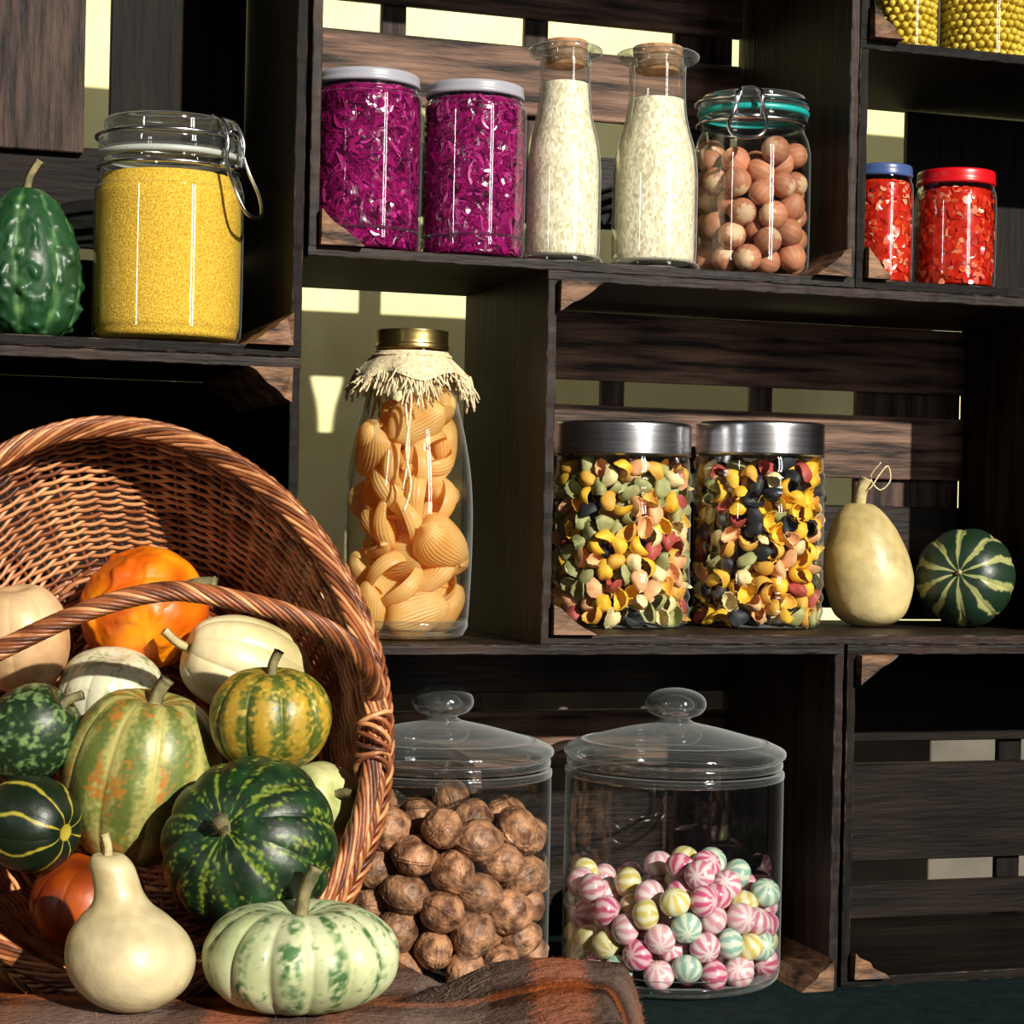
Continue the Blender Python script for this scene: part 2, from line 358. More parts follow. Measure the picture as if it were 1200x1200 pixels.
magc=[mat('cabbage_deep',(92,5,56),.16,0,(128,12,82),60,sss=.2),mat('cabbage_pink',(142,17,92),.14),mat('cabbage_dark',(62,3,38),.16),mat('cabbage_light',(176,48,126),.16)]
for px,base,rp,y0,y1,sd,lb in ((427,287,65,90,104,1,'grey lidded jar of purple cabbage, nearest the crate side'),(553,295,61,103,117,2,'grey lidded jar of purple cabbage next to the corked bottle')):
    S=Spot(px,base,.078,.9085); R,z1=screw_jar(lb,S,rp,y0,y1,rp-3,whiteM)
    shred(magc[0],[magc[1],magc[0],magc[1],magc[2],magc[0],magc[0],magc[1],magc[0],magc[1],magc[0],magc[3]],R,z1-.003,3800,.026,.0048,sd,'shredded_cabbage','shredded purple cabbage inside the '+('jar nearest the crate side' if sd==1 else 'jar next to the corked bottle'),S.loc,'cabbage')
redc=[mat('pepper_red',(166,20,8),.2,0,(200,42,16),80,sss=.2),mat('pepper_bright',(200,42,20),.2),mat('onion_pale',(226,140,106),.25),mat('pepper_orange',(216,80,38),.2)]
redlid=mat('red_lid',(190,16,24),.3); bluelid=mat('blue_lid',(60,82,130),.3)
for px,base,rp,y0,y1,sd,lm,lb in ((1031,325,37,196,209,3,bluelid,'small jar of red vegetable salad with a blue lid'),(1118,332,47,203,219,4,redlid,'small jar of red vegetable salad with a red lid')):
    S=Spot(px,base,.085,.9085); R,z1=screw_jar(lb,S,rp,y0,y1,rp-1,lm)
    shred(redc[0],[redc[1],redc[1],redc[0],redc[2],redc[3],redc[0]],R,z1-.006,600,.012,.008,sd,'vegetable_salad','chopped red pepper salad inside the '+('blue lidded jar' if sd==3 else 'red lidded jar'),S.loc,'salad')
# jars of peas, upper right
peaM=mat('yellow_pea',(196,168,30),.5,0,(226,198,70),30)
for px,rp,lb in ((1062,38,'glass jar of yellow split peas beside the crate block'),(1152,53,'larger glass jar of whole yellow peas at the picture corner')):
    S=Spot(px,45,.10,1.2155); t=thing('preserving_jar',lb,'jar',S.loc); R=S.r(rp)
    MB().lathe([(.001,.005)]+prof([(R*.86,.001),(R*.97,.008),(R,.02),(R,.16),(R*.95,.18),(R*.9,.19),(R*.9,.2)],5)).build('glass_body',GLASS,t)
    MB().lathe(prof([(R*.91,.19),(R*.93,.19),(R*.93,.21),(R*.9,.212),(.001,.212)],3)).build('screw_lid',whiteM,t)
    b=MB(); rr=.0058; bm=bmesh.new(); bmesh.ops.create_icosphere(bm,subdivisions=1,radius=rr); bm.verts.index_update()
    iv=[v.co.copy() for v in bm.verts]; jf=[[v.index for v in f.verts] for f in bm.faces]; bm.free()
    row=0; z=.012
    while z<.15:
        n=int(2*PI*(R-rr-.002)/(2*rr)); 
        for k in range(n):
            a=2*PI*(k+.5*(row%2))/n; q=R-rr-.001-random.uniform(0,.0015); zz=z+random.uniform(-.0015,.0015)
            b.add([v+Vector((q*math.cos(a),q*math.sin(a),zz)) for v in iv],jf)
        z+=rr*1.75; row+=1
    b.lathe([(.001,.006),(R-2*rr,.006),(R-2*rr,.155),(.001,.155)],24)
    tag(b.build('yellow_peas',peaM,loc=S.loc),'yellow peas filling the '+('narrower' if rp<40 else 'wider')+' jar at upper right','peas',kind='stuff')
# corked bottles of rice
riceM=mat('white_rice',(198,184,150),.6,0,(248,238,212),360,(1,1,.5),.3,voro=True,lo=.0,hi=.8,bdist=.001)
for px,base,dy,rice,kx,lb in ((658,300,0,99,.93,'corked glass bottle of white rice next to the cabbage jars'),(766,305,7,118,1.04,'corked glass bottle of white rice beside the hazelnut jar')):
    S=Spot(px,base,.075,.9085); t=thing('glass_bottle',lb,'bottle',S.loc); g=lambda r:S.r(r)*kx; h=lambda y:S.h(y+dy)
    body=[(g(47),.014),(g(48),.03),(g(48),h(225)),(g(47.5),h(195)),(g(44),h(168)),(g(37.5),h(145)),(g(33.5),h(124)),(g(32),h(100)),(g(32),h(74))]
    MB().lathe([(.001,.006),(g(30),.006)]+prof([(g(48),.0005),(g(51),.003),(g(51),.010)]+body,5),64).build('glass_body',BGLASS,t)
    MB().lathe(prof([(g(32),h(74)),(g(34),h(69)),(g(43),h(66)),(g(46.5),h(62)),(g(46),h(58)),(g(40),h(55.5)),(g(33),h(57)),(g(29.5),h(61)),(g(29),h(76))],5),64).build('glass_lip',LGLASS,t)
    MB().lathe([(.001,h(78)),(g(24),h(78)),(g(27),h(66)),(g(28.5),h(51)),(g(27.5),h(49)),(.001,h(49))],32).build('cork',corkM,t,False)
    zr=S.h(rice); pr=[(p[0]*.935,p[1]) for p in prof(body,5) if p[1]<zr]
    b=MB().lathe([(.001,.012),(pr[0][0]*.9,.012)]+pr+[(pr[-1][0],zr),(pr[-1][0]*.6,zr+.003),(.001,zr+.004)])
    tag(b.build('white_rice',riceM,loc=S.loc),'white rice filling the corked bottle '+('next to the cabbage jars' if px<700 else 'beside the hazelnut jar'),'rice',kind='stuff')
# hazelnuts
def blob(seg,rings,fn,name,m,colfn=None):
    pr=[(math.sin(PI*i/rings)+1e-5,-math.cos(PI*i/rings)) for i in range(rings+1)]
    b=MB(); vs=[];cs=[];fs=[]
    for i in range(rings+1):
        for k in range(seg):
            th=2*PI*k/seg; n=Vector((pr[i][0]*math.cos(th),pr[i][0]*math.sin(th),pr[i][1])); p=fn(n,th); vs.append(p)
            if colfn: cs.append(lin(colfn(n,th)))
    for i in range(rings):
        for k in range(seg): k2=(k+1)%seg; fs.append((i*seg+k,i*seg+k2,(i+1)*seg+k2,(i+1)*seg+k))
    b.add(vs,fs,0,cs if colfn else None); return b.build(name,m,col=bool(colfn))
S=Spot(879,308,.088,.9085); teal=mat('teal_rubber',(20,150,145),.4)
t,R,zs,zn=clip_jar('clip-top jar of hazelnuts with a teal rubber seal',S,68,163,143,115,teal,R_(-100))
nutM=mat('hazelnut_shell',(150,90,60),.6,attr=True,nscale=40,rand=.2)
def hz(n,th): return n*.0178*(1+.12*max(0,n.z)**6)
protos=[blob(40,18,hz,'hazelnut',nutM,lambda n,th:(222,184,146) if n.z<-.74+.05*math.sin(th*7) else mixc((198,136,100),(168,104,74),.5+.3*math.sin(th*13+n.z*2)))]
P=pack(lambda z:R-.003,.006,S.h(162),.0163,5,120)
scatter(protos,P,S.loc,'hazelnuts in the clip-top jar','brown hazelnut inside the jar with the teal seal','hazelnut',random.Random(3))

# knobbed jars
def knob_jar(label,S):
    t=thing('storage_jar',label,'jar',S.loc); R=.141
    MB().lathe([(.001,.008),(R*.6,.006)]+prof([(R*.88,.001),(R*.97,.008),(R,.025),(R*1.0,.05),(R*1.0,.25),(R*.99,.262),(R*.955,.27),(R*.95,.276),(R*.985,.28),(R*.985,.286)],5),80).build('glass_body',GLASS,t)
    l=MB().lathe(prof([(R*.86,.279),(R*.9,.286),(R*.985,.288),(R*1.015,.291),(R*1.015,.297),(R*.98,.301),(R*.9,.306),(R*.86,.3085),(R*.82,.3085),(R*.72,.313),(R*.45,.323),(R*.22,.33),(R*.13,.333)],5),80).build('glass_lid',LGLASS,t)
    MB().lathe(prof([(.001,.326),(.012,.327),(.020,.329),(.024,.332),(.019,.335),(.021,.338),(.033,.343),(.0395,.353),(.037,.364),(.025,.372),(.010,.3755),(.001,.376)],6),48).build('glass_knob',SGLASS,l)
    MB().lathe(prof([(.001,.344),(.016,.346),(.024,.353),(.020,.361),(.010,.366),(.001,.367)],6),40).build('knob_core',SGLASS,l)
    for z_,r_ in ((.2625,1.0),(.2755,.985)):
        MB().lathe(prof([(R*(r_-.04),z_),(R*r_,z_+.001),(R*(r_+.006),z_+.005),(R*r_,z_+.009),(R*(r_-.04),z_+.010)],4),80).build('glass_rim_bead',LGLASS,t)
    MB().lathe(prof([(R*.80,.004),(R*.9,.0025),(R*.975,.009),(R*.985,.016),(R*.93,.014),(R*.80,.012)],4),80).build('thick_glass_base',LGLASS,t)
    return R
S=Spot(512,1150,.16,.0005); R=knob_jar('large knob-lidded glass jar of walnuts directly behind the basket',S)
wnM=mat('walnut_shell',(88,56,38),.5,0,(184,134,98),60,bump=.8,bscale=110,rand=.22,bdist=.004)
def wn(sd,ax):
    def f(n,th):
        q=1+.07*noise.noise(n*1.8+Vector((sd,0,0)))
        g1=abs(noise.noise(Vector((n.x*5,n.y*5,n.z*2.6))+Vector((sd,3,0)))); g2=abs(noise.noise(Vector((n.x*9,n.y*9,n.z*5))+Vector((sd,8,0))))
        q-=.05*(1-min(1,g1/.10)); q-=.022*(1-min(1,g2/.10))
        s=abs(n.x)
        if s<.15: q+=.07*(1-(s/.15)**2)
        if s<.035: q-=.08*(1-s/.035)
        q+=.10*max(0,n.z)**8
        return Vector((n.x*.95,n.y*ax,n.z*1.08))*.0262*q
    return f
protos=[blob(80,52,wn(s,a),'walnut',wnM) for s,a in ((1,1),(5,.93),(9,1.05),(13,.97))]
P=[p for p in pack(lambda z:R-.003,.010,.246,.0240,11,200,wallp=.6) if (math.hypot(p[0],p[1])>.055 or p[2]>.16) and p[2]<.216]
scatter(protos,P,S.loc,'walnuts in the knobbed jar','wrinkled brown walnut inside the jar behind the basket','walnut',random.Random(4))
S=Spot(785,1150,.10,.0005); R=knob_jar('large knob-lidded glass jar half full of striped candies',S)
cM=mat('hard_candy',(255,255,255),.28,attr=True,nscale=5,sss=.15)
def cand(c1,c2,nn):
    def cf(n,th): return c1 if math.sin(th*nn+n.z*1.2)>.0 and abs(n.z)<.96 else c2
    return cf
cols=[((198,84,122),(228,186,194)),((216,158,170),(232,210,208)),((212,194,110),(232,226,186)),((146,184,168),(212,222,202)),((206,124,148),(232,212,212))]
protos=[blob(48,16,lambda n,th:Vector((n.x,n.y,n.z*.86))*.0196,'striped_candy',cM,cand(a,b,8)) for a,b in cols]
rf=lambda z:R-.003
P=[p for p in pack(rf,.012,.195,.0174,21,150) if math.hypot(p[0],p[1])>.06 or p[2]>.09]
P=[p for p in P if p[2]<.122+.030*math.cos(min(1,math.hypot(p[0]-.01,p[1])/.13)*PI/2)+.010*math.sin(p[0]*40)]
names=['deep pink striped round candy in the half full knobbed jar','pale pink striped round candy in the half full knobbed jar','yellow striped round candy in the half full knobbed jar','mint green striped round candy in the half full knobbed jar','rose and white striped round candy in the half full knobbed jar']
rnd=random.Random(8); first=[True]*5
for (x,y,z) in P:
    k=rnd.randrange(5); o=protos[k] if first[k] else protos[k].copy()
    if not first[k]: C.objects.link(o)
    first[k]=False; o.location=(S.X+x,S.Y+y,S.z+z); o.rotation_euler=(rnd.uniform(0,6.3),rnd.uniform(0,6.3),rnd.uniform(0,6.3))
    tag(o,names[k],'candy','striped candies, '+['deep pink','pale pink','yellow','mint','rose'][k])

# steel lidded pasta jars
pcols=[('yellow',(214,166,40)),('golden',(198,146,52)),('near black',(28,29,36)),('olive green',(142,142,92)),('peach',(208,156,110)),('dull red',(154,64,56)),('cream',(208,190,138))]
def cup(m,sd):
    pr=prof([(.001,-.56),(.5,-.48),(.86,-.14),(1.0,.28),(1.02,.40),(.94,.39),(.80,.04),(.45,-.30),(.001,-.38)],3)
    b=MB(); b.lathe([(r*.0124,z*.0150) for r,z in pr],22,fn=lambda th,r,z,i:(r*(1+.05*math.cos(11*th)),z+.0045*math.cos(2*th+sd)*(r/.0124)**2))
    o=b.build('pasta_piece',m); 
    for v in o.data.vertices: v.co.x*=1.22; v.co.y*=.82
    return o
pm=[mat('pasta_'+n.replace(' ','_'),c,.6,0,tuple(min(255,int(v*1.14)+8) for v in c),60) for i,(n,c) in enumerate(pcols)]
for px,rp,d,sd,lb,wts in ((725,81,.19,31,'nearer the crate divider',(3,2.5,1.5,5.5,3.2,1.6,3)),(886,76,.185,47,'beside the butternut squash',(6,4,3.4,2.2,1.8,1,1.2))):
    S=Spot(px,747,d,.452); 
    t=thing('storage_jar','steel-lidded glass jar of colourful pasta '+lb,'jar',S.loc); R=S.r(rp); z1=S.h(534); z0=S.h(496)
    rip=lambda z0_,n,a:[(R*(1+(.016 if k%2 else -.016)),z0_+k*a) for k in range(n)]
    MB().lathe([(.001,.006),(R*.6,.005)]+prof([(R*.88,.001),(R*.96,.006)]+rip(.014,6,.009)+[(R,.075),(R,z1-.075)]+rip(z1-.062,5,.010)+[(R*.97,z1-.008),(R*.94,z1+.004),(R*.94,z1+.01)],4),72).build('glass_body',GLASS,t)
    MB().lathe(prof([(R*.96,z1),(R*.985,z1),(R*.99,z1+.002),(R*.99,z0-.006),(R*.98,z0-.002),(R*.95,z0),(R*.85,z0+.0005),(R*.4,z0+.0005),(.001,z0+.0005)],3),72).build('steel_lid',steel,t)
    pr=[cup(m,k) for k,m in enumerate(pm)]
    P=[p for p in pack(lambda z:R-.003,.006,z1-.002,.0100,sd,50,900) if math.hypot(p[0],p[1])>R-.045 or p[2]>z1-.045]
    P.sort(key=lambda p:p[1])
    w='left' if px<800 else 'right'; nind=150
    rnd=random.Random(sd); first=[True]*7; rest=MB()
    for i,(x,y,z) in enumerate(P):
        k=rnd.choices(range(7),wts)[0]; rot=(rnd.uniform(0,6.3),rnd.uniform(0,6.3),rnd.uniform(0,6.3))
        if i>=nind:
            Mx=Euler(rot).to_matrix(); me=pr[k].data
            rest.add([Mx@v.co+Vector((x,y,z)) for v in me.vertices],[tuple(f.vertices) for f in me.polygons],k); continue
        o=pr[k] if first[k] else pr[k].copy()
        if not first[k]: C.objects.link(o)
        first[k]=False; o.location=(S.X+x,S.Y+y,S.z+z); o.rotation_euler=rot
        tag(o,f'{pcols[k][0]} cup-shaped pasta piece in the {w} steel-lidded jar','pasta',f'{pcols[k][0]} pasta in the {w} steel-lidded jar')
    for k in range(7):
        if first[k]: bpy.data.objects.remove(pr[k])
    if rest.v: tag(rest.build('mixed_pasta',pm,loc=S.loc),f'mixed colourful pasta deeper inside the {w} steel-lidded jar','pasta',kind='stuff')

# shell pasta bottle
S=Spot(476,750,.13,.4395); t=thing('glass_bottle','tall glass bottle of giant pasta shells with fringed cloth collar','bottle',S.loc)
g=S.r; h=S.h
bodyp=[(g(66),.004),(g(71),.02),(g(73.5),.06),(g(75),h(640)),(g(74.5),h(590)),(g(71),h(550)),(g(64),h(510)),(g(54),h(470)),(g(45),h(438)),(g(41),h(418)),(g(40),h(405))]
MB().lathe([(.001,.008),(g(40),.006)]+prof(bodyp,5),72).build('glass_body',BGLASS,t)
MB().lathe(prof([(g(50),.004),(g(62),.002),(g(71),.014),(g(70),.024),(g(62),.014),(g(50),.010)],4),64).build('thick_glass_base',LGLASS,t)
MB().lathe(prof([(g(41.5),h(410)),(g(43),h(410)),(g(43),h(405)),(g(42),h(403)),(g(42),h(391)),(g(40.5),h(388)),(g(20),h(388)),(.001,h(388))],3)).build('screw_lid',goldM,t)
creamM=mat('cream_cotton',(190,172,132),.9,0,(230,216,178),200,bump=.5)
def sk(th,r,z,i): 
    f=1+.07*i*math.sin(7*th)+.06*i*math.sin(4*th+1); return r*f,z-(.006*i*math.sin(5*th+2))
col=MB().lathe(prof([(g(43),h(413)),(g(45),h(418)),(g(52),h(426)),(g(60),h(436)),(g(64),h(444))],4),96,fn=sk).build('cloth_collar',creamM,t)
fb=MB(); rnd=random.Random(2)
for k in range(230):
    th=2*PI*k/230; r,z=sk(th,g(64),h(444),1); l=rnd.uniform(.014,.038)*(1+.4*math.sin(3*th)); dr=rnd.uniform(.000,.014); da=rnd.uniform(-.16,.16); ph=rnd.uniform(0,6)
    fb.tube([((r-.004+dr*j/5+.0015*math.sin(ph+j))*math.cos(th+da*j/5),(r-.004+dr*j/5+.0015*math.sin(ph+j))*math.sin(th+da*j/5),z+.006-l*j/5) for j in range(6)],.0012,4)
fb.build('fringe',creamM,col)
ty=MB(); ty.tube(ring(g(45.5),h(418)),.002,6,True)
fr=lambda a,r,y:(r*math.cos(a),r*math.sin(a),h(y))
ty.tube(sp([fr(-1.6,g(46),418),fr(-1.55,g(64),444),fr(-1.52,g(70),480),fr(-1.58,g(76),530),fr(-1.5,g(78),570),fr(-1.6,g(78),600)],6),.0016,6)
ty.tube(sp([fr(-1.6,g(46),418),fr(-1.65,g(64),444),fr(-1.6,g(70),485),fr(-1.54,g(76),530),fr(-1.62,g(78),575)],6),.0016,6)
ty.build('tie_string',creamM,t)
shM=mat('shell_pasta',(246,188,104),.42,0,(255,214,140),30,sss=.3)
nt=shM.node_tree; pb=nt.nodes['Principled BSDF']; tl=nt.nodes.new('ShaderNodeBsdfTranslucent'); tl.inputs[0].default_value=lin((255,212,132)); mm=nt.nodes.new('ShaderNodeMixShader'); mm.inputs[0].default_value=.45
nt.links.new(pb.outputs[0],mm.inputs[1]); nt.links.new(tl.outputs[0],mm.inputs[2]); nt.links.new(mm.outputs[0],nt.nodes['Material Output'].inputs[0])
def shell():
    b=MB(); nu,nv=28,180; vs=[]
    for i in range(nu+1):
        u=-1+2*i/nu; env=max(0,1-abs(u)**2.2)**.5
        for j in range(nv+1):
            v=-1+2*j/nv; ph=v*R_(138); av=abs(v)
            rr=.66*env*(1+.14*u)+.015; rr*=1+.016*math.cos(v*PI*32)
            curl=max(0,av-.72)/.28; rr*=1-.42*curl**1.5
            x=u*(.92-.18*av)
            vs.append((x,rr*math.sin(ph),-rr*math.cos(ph)-.25*u*u))
    fs=[(i*(nv+1)+j,i*(nv+1)+j+1,(i+1)*(nv+1)+j+1,(i+1)*(nv+1)+j) for i in range(nu) for j in range(nv)]
    b.add([(x*.046,y*.046,z*.046) for x,y,z in vs],fs); o=b.build('pasta_shell',shM)
    return o
pts=prof(bodyp,5)
def Rf(z):
    for i in range(len(pts)-1):
        if pts[i][1]<=z<=pts[i+1][1]: return pts[i][0]
    return pts[0][0] if z<pts[0][1] else pts[-1][0]
Rmax=g(74)
P=pack(lambda z:Rmax if z<h(570) else min(Rmax,Rf(z)+.012),.008,h(432),.0275,14,140,40,.75)
Q=[]
for x,y,z in P:      # keep every shell clear of the glass, shoulders included
    lim=max(.004,min(Rf(z),Rf(z+.026)+.004)-.0345); q=math.hypot(x,y); k=min(1,lim/q) if q>0 else 1
    Q.append((x*k,y*k,z))
sh=shell()
def shrot(r,x,y):
    a=math.atan2(y,x); out=Vector((math.cos(a),math.sin(a),0)); q=Vector((0,0,-1 if r.random()<.7 else 1)).rotation_difference(out+Vector((r.uniform(-.3,.3),r.uniform(-.3,.3),r.uniform(-.4,.4))))
    q=q@Quaternion((0,0,1),r.uniform(0,6.28)); return q.to_euler()
scatter([sh],Q,S.loc,'giant shells in the tall bottle','giant ridged pasta shell inside the bottle with the cloth collar','pasta',random.Random(12),1.0,shrot)

# ---------------------------------------------------------------- gourds
gM=mat('gourd_skin',(255,255,255),.42,attr=True,nscale=18,bump=.4,bscale=80,bdist=.002)
stM=mat('dry_stem',(72,74,44),.75,0,(140,128,86),60,bump=.5)
stP=mat('pale_stem',(150,136,90),.75,0,(196,180,130),60,bump=.5)
def nz(p,s,o=0): return noise.noise(Vector(p)*s+Vector((o,o*2,o*3)))
def nv_(p,s,o=0): return noise.noise(Vector((p[0]*s+o,p[1]*s,p[2]*s*.35)))
def gourd(name,label,loc,axis,R,H,n=10,amp=.05,dim=.15,colfn=None,stem=.03,sr=.008,sm=None,profile=None,wart=0,bend=0,spin=0,cat='gourd',pw=.85,sbend=.3,wsc=52):
    t=thing(name,label,cat,loc); ax=Vector(axis).normalized()
    t.rotation_mode='QUATERNION'; t.rotation_quaternion=Vector((0,0,1)).rotation_difference(ax)
    M=110; seg=230
    if profile: pr=prof(profile,max(3,M//len(profile)))
    else:
        pr=[]
        for i in range(M+1):
            ph=PI*i/M; r=R*max(math.sin(ph),0)**pw; z=-H*math.cos(ph); e=math.exp(-(r/(.33*R))**2); z+=(-1 if z>0 else 1)*dim*H*e; pr.append((max(r,1e-5),z))
    zt=pr[-1][1]
    def fn(th,r,z,i):
        th2=th+spin; rib=abs(math.sin(n*th2/2))**.55 if n else 1
        f=1-amp*(1-rib)*(1 if r>.2*R else r/(.2*R)); 
        p=Vector((math.cos(th)*r,math.sin(th)*r,z)); f*=1+.05*nz(p,10,len(label)*.7)+.014*nz(p,38,2)
        if wart:
            q=nz(p,wsc,3); f+=wart*max(0,q-.12)*2
        return r*f,z
    b=MB(); b.lathe(pr,seg,fn=fn,colfn=lambda th,i,p:colfn(th+spin,i,p))
    if bend: b.v=[(x+bend*(z/H)**2*(1 if z>0 else 0),y,z) for x,y,z in b.v]
    b.build('body',gM,t,col=True)
    if stem:
        bx=bend*(zt/H)**2 if bend else 0
        path=sp([(bx,0,zt-.012),(bx,0,zt+.002),(bx+sbend*stem*.25,0,zt+stem*.5),(bx+sbend*stem,0,zt+stem)],5)
        rr=[sr*(1.9-1.0*min(1,k/5)) if k<6 else sr*.9 for k in range(len(path))]; rr[-1]*=1.15
        s=MB().tube(path,rr,10); 
        for k in range(len(s.v)):
            if k%2==0:
                c=path[k//10]; s.v[k]=tuple(Vector(c)+(Vector(s.v[k])-Vector(c))*.74)
        s.build('stem',sm or stM,t)
    return t
# colours
def c_orange(th,i,p): return mixc((244,146,12),(210,92,4),.5+nz(p,24)*1.4)
def c_orange2(th,i,p): return mixc((170,76,10),(120,42,4),.5+nz(p,30)*1.4)
def c_cream(th,i,p): return mixc((216,180,134),(186,142,98),.3+nz(p,14)*1.2+nz(p,90)*.4)
def c_white(th,i,p): return mixc((222,206,160),(196,182,128),.3+nz(p,12)*1.3+nz(p,90)*.4)
def c_pale(th,i,p): return mixc((208,206,174),(146,158,114),(nz(p,170)+.7*nz(p,60)-.22)*1.8)
def c_lime(th,i,p): return mixc((206,204,144),(168,178,104),.4+nz(p,40)+nz(p,170)*.5)
def c_dmott(th,i,p): return mixc((24,46,22),(112,136,82),(nz(p,140)+.6*nz(p,60)+.6*nz(p,280))*1.7)
def c_big(th,i,p):
    s=math.cos(10*th)+nv_(p,70)*1.2; a=mixc((96,110,48),(176,168,96),.5+.6*s+nz(p,220)*.7); return mixc(a,(172,116,44),(nv_(p,60,2)*1.3+nz(p,190,5)*.9-.34-.22*s)*2.6)
def c_yg(th,i,p):
    s=math.cos(10*th)+nv_(p,90)*1.3; a=mixc((174,142,44),(78,92,32),.45+s*.6+nz(p,220)*1.1); return mixc(a,(192,166,70),(nz(p,180)-.2)*3)
def c_dstripe(th,i,p):
    s=abs(math.sin(4*th+nz(p,30)*.6)); return mixc((176,160,56),(16,32,15),(s-.10+nz(p,150)*.14)*7 if i<.96 else 0)
def c_dgreen(th,i,p):
    s=math.cos(12*th)+nz(p,40)*.8; a=mixc((9,32,15),(28,64,26),.4+nz(p,60)); q=noise.noise(Vector((math.cos(th)*9,math.sin(th)*9,p[2]*26)))
    return mixc(a,(124,140,46),(q*.9+1.0*nz(p,240)+s*.16-.24)*1.9)
def c_wg(th,i,p):
    s=math.cos(12*th)+nv_(p,70)*1.3; return mixc(mixc((196,202,160),(174,184,134),.5+nz(p,16)),(70,108,60),(s-.05)*.9*(.6+nz(p,150)*1.6+nz(p,300)*.9))
def c_butter(th,i,p): return mixc((206,188,134),(178,158,102),.4+nz(p,12)*1.3+nz(p,80)*.5)
def c_beige(th,i,p): return mixc((206,192,150),(178,160,116),.4+nz(p,12)*1.3+nz(p,80)*.6)
def c_small(th,i,p):
    s=math.cos(10*th+nz(p,35)*1.4); return mixc((24,46,30),(158,160,100),(s-.45+nz(p,130)*.4)*3.5)
def c_wart(th,i,p):
    s=math.cos(8*th)+nz(p,40)*.7; return mixc((28,68,36),(100,140,80),(s-.45)*.9+nz(p,110)*.7)
# basket frame
BC=Vector((.207,-.28,.403)); TL=R_(25)
U=Vector((1,0,0)); V=Vector((0,math.sin(TL),math.cos(TL))); Nn=Vector((0,-math.cos(TL),math.sin(TL)))
def BP(u,v,w): return U*u+V*v+Nn*w
def inb(px,py,w):
    dx,dy=unroll(px,py); d=Vector((dx/F,1,-dy/F)); o=Vector((CAMX,CAMY,CAMZ))
    k=(w-Nn.dot(o-BC))/Nn.dot(d); return o+d*k
def G(name,label,px,py,w,Rp,Hp,axis,**kw):
    p=inb(px,py,w); k=(p.y-CAMY)/F/1000
    return gourd(name,label,p,axis,Rp*k,Hp*k,**kw)
G('cream_squash','cream butternut squash beside the orange pumpkin',26,748,-.06,56,66,(-.1,-.2,1),n=8,amp=.04,colfn=c_cream,stem=0,cat='squash')
G('pumpkin','bright orange bumpy pumpkin behind the basket handle',170,714,-.13,72,74,(.82,-.35,.42),n=8,amp=.05,colfn=c_orange,stem=.034,sr=.009,wart=.06,cat='pumpkin',wsc=60)
G('acorn_squash','creamy white squash with pale stem next to the orange pumpkin',288,782,-.10,58,80,(-1,-.35,.35),n=9,amp=.08,colfn=c_white,stem=.035,sr=.006,sm=stP,cat='squash')
G('gourd','small pale squash with green speckles below the orange pumpkin',130,812,-.10,62,52,(.1,-.3,1),n=10,amp=.05,colfn=c_pale,stem=0)
G('gourd','dark green gourd with pale mottles at the left of the pile',36,860,.0,55,62,(.75,-.1,.7),n=0,amp=.0,colfn=c_dmott,stem=.022,sr=.006)
G('gourd','large green and orange mottled gourd in the middle of the pile',166,910,-.03,93,104,(.18,-.12,1),n=10,amp=.05,colfn=c_big,stem=.028,sr=.009,pw=.75)
G('gourd','round yellow and green ribbed gourd at the handle end',317,842,.03,72,62,(.02,-.1,1),n=10,amp=.07,colfn=c_yg,stem=.024,sr=.006)
G('gourd','pale green gourd tucked behind the dark green pumpkin',374,938,-.05,46,46,(.6,-.7,.3),n=10,amp=.05,colfn=c_lime,stem=.02,sr=.006)
G('gourd','dark green gourd with thin yellow stripes at the left edge',36,966,.03,57,59,(.9,-.45,-.1),n=10,amp=.03,colfn=c_dstripe,stem=0)
G('pumpkin','large dark green pumpkin facing forward in the basket',292,990,.06,105,86,(-.28,-.85,.38),n=12,amp=.07,colfn=c_dgreen,stem=.024,sr=.009,cat='pumpkin')
G('pumpkin','orange pumpkin mostly hidden behind the pear-shaped gourd',104,1056,-.05,68,54,(.1,-.2,1),n=10,amp=.05,colfn=c_orange2,stem=0,cat='pumpkin')
# in front on the blanket
ZB=.137
def front(px,py,Y): p=W(px,py,Y); return p,(Y-CAMY)/F/1000
p,k=front(157,1090,-.525); R=75*k
pf=[(.001,.010),(R*.35,.002),(R*.8,.018),(R*1.0,R*.72),(R*.94,R*1.12),(R*.70,R*1.44),(R*.48,R*1.64),(R*.38,R*1.84),(R*.355,R*2.08),(R*.33,R*2.28),(R*.22,R*2.42),(.001,R*2.40)]
gourd('pear_gourd','cream pear-shaped gourd standing on the blanket before the basket',(p.x,p.y,ZB),(-.0,0,1),R,R*2.45,n=0,amp=0,colfn=c_beige,stem=.02,sr=.0055,sm=stP,profile=pf,bend=-.026,sbend=-.2)
p,k=front(352,1120,-.50); H=62*k
gourd('pumpkin','squat white and green mottled pumpkin standing on the blanket',(p.x,p.y,ZB+H*.97),(0,0,1),116*k,H,n=14,amp=.09,dim=.25,colfn=c_wg,stem=.045,sr=.008,cat='pumpkin',pw=.7)
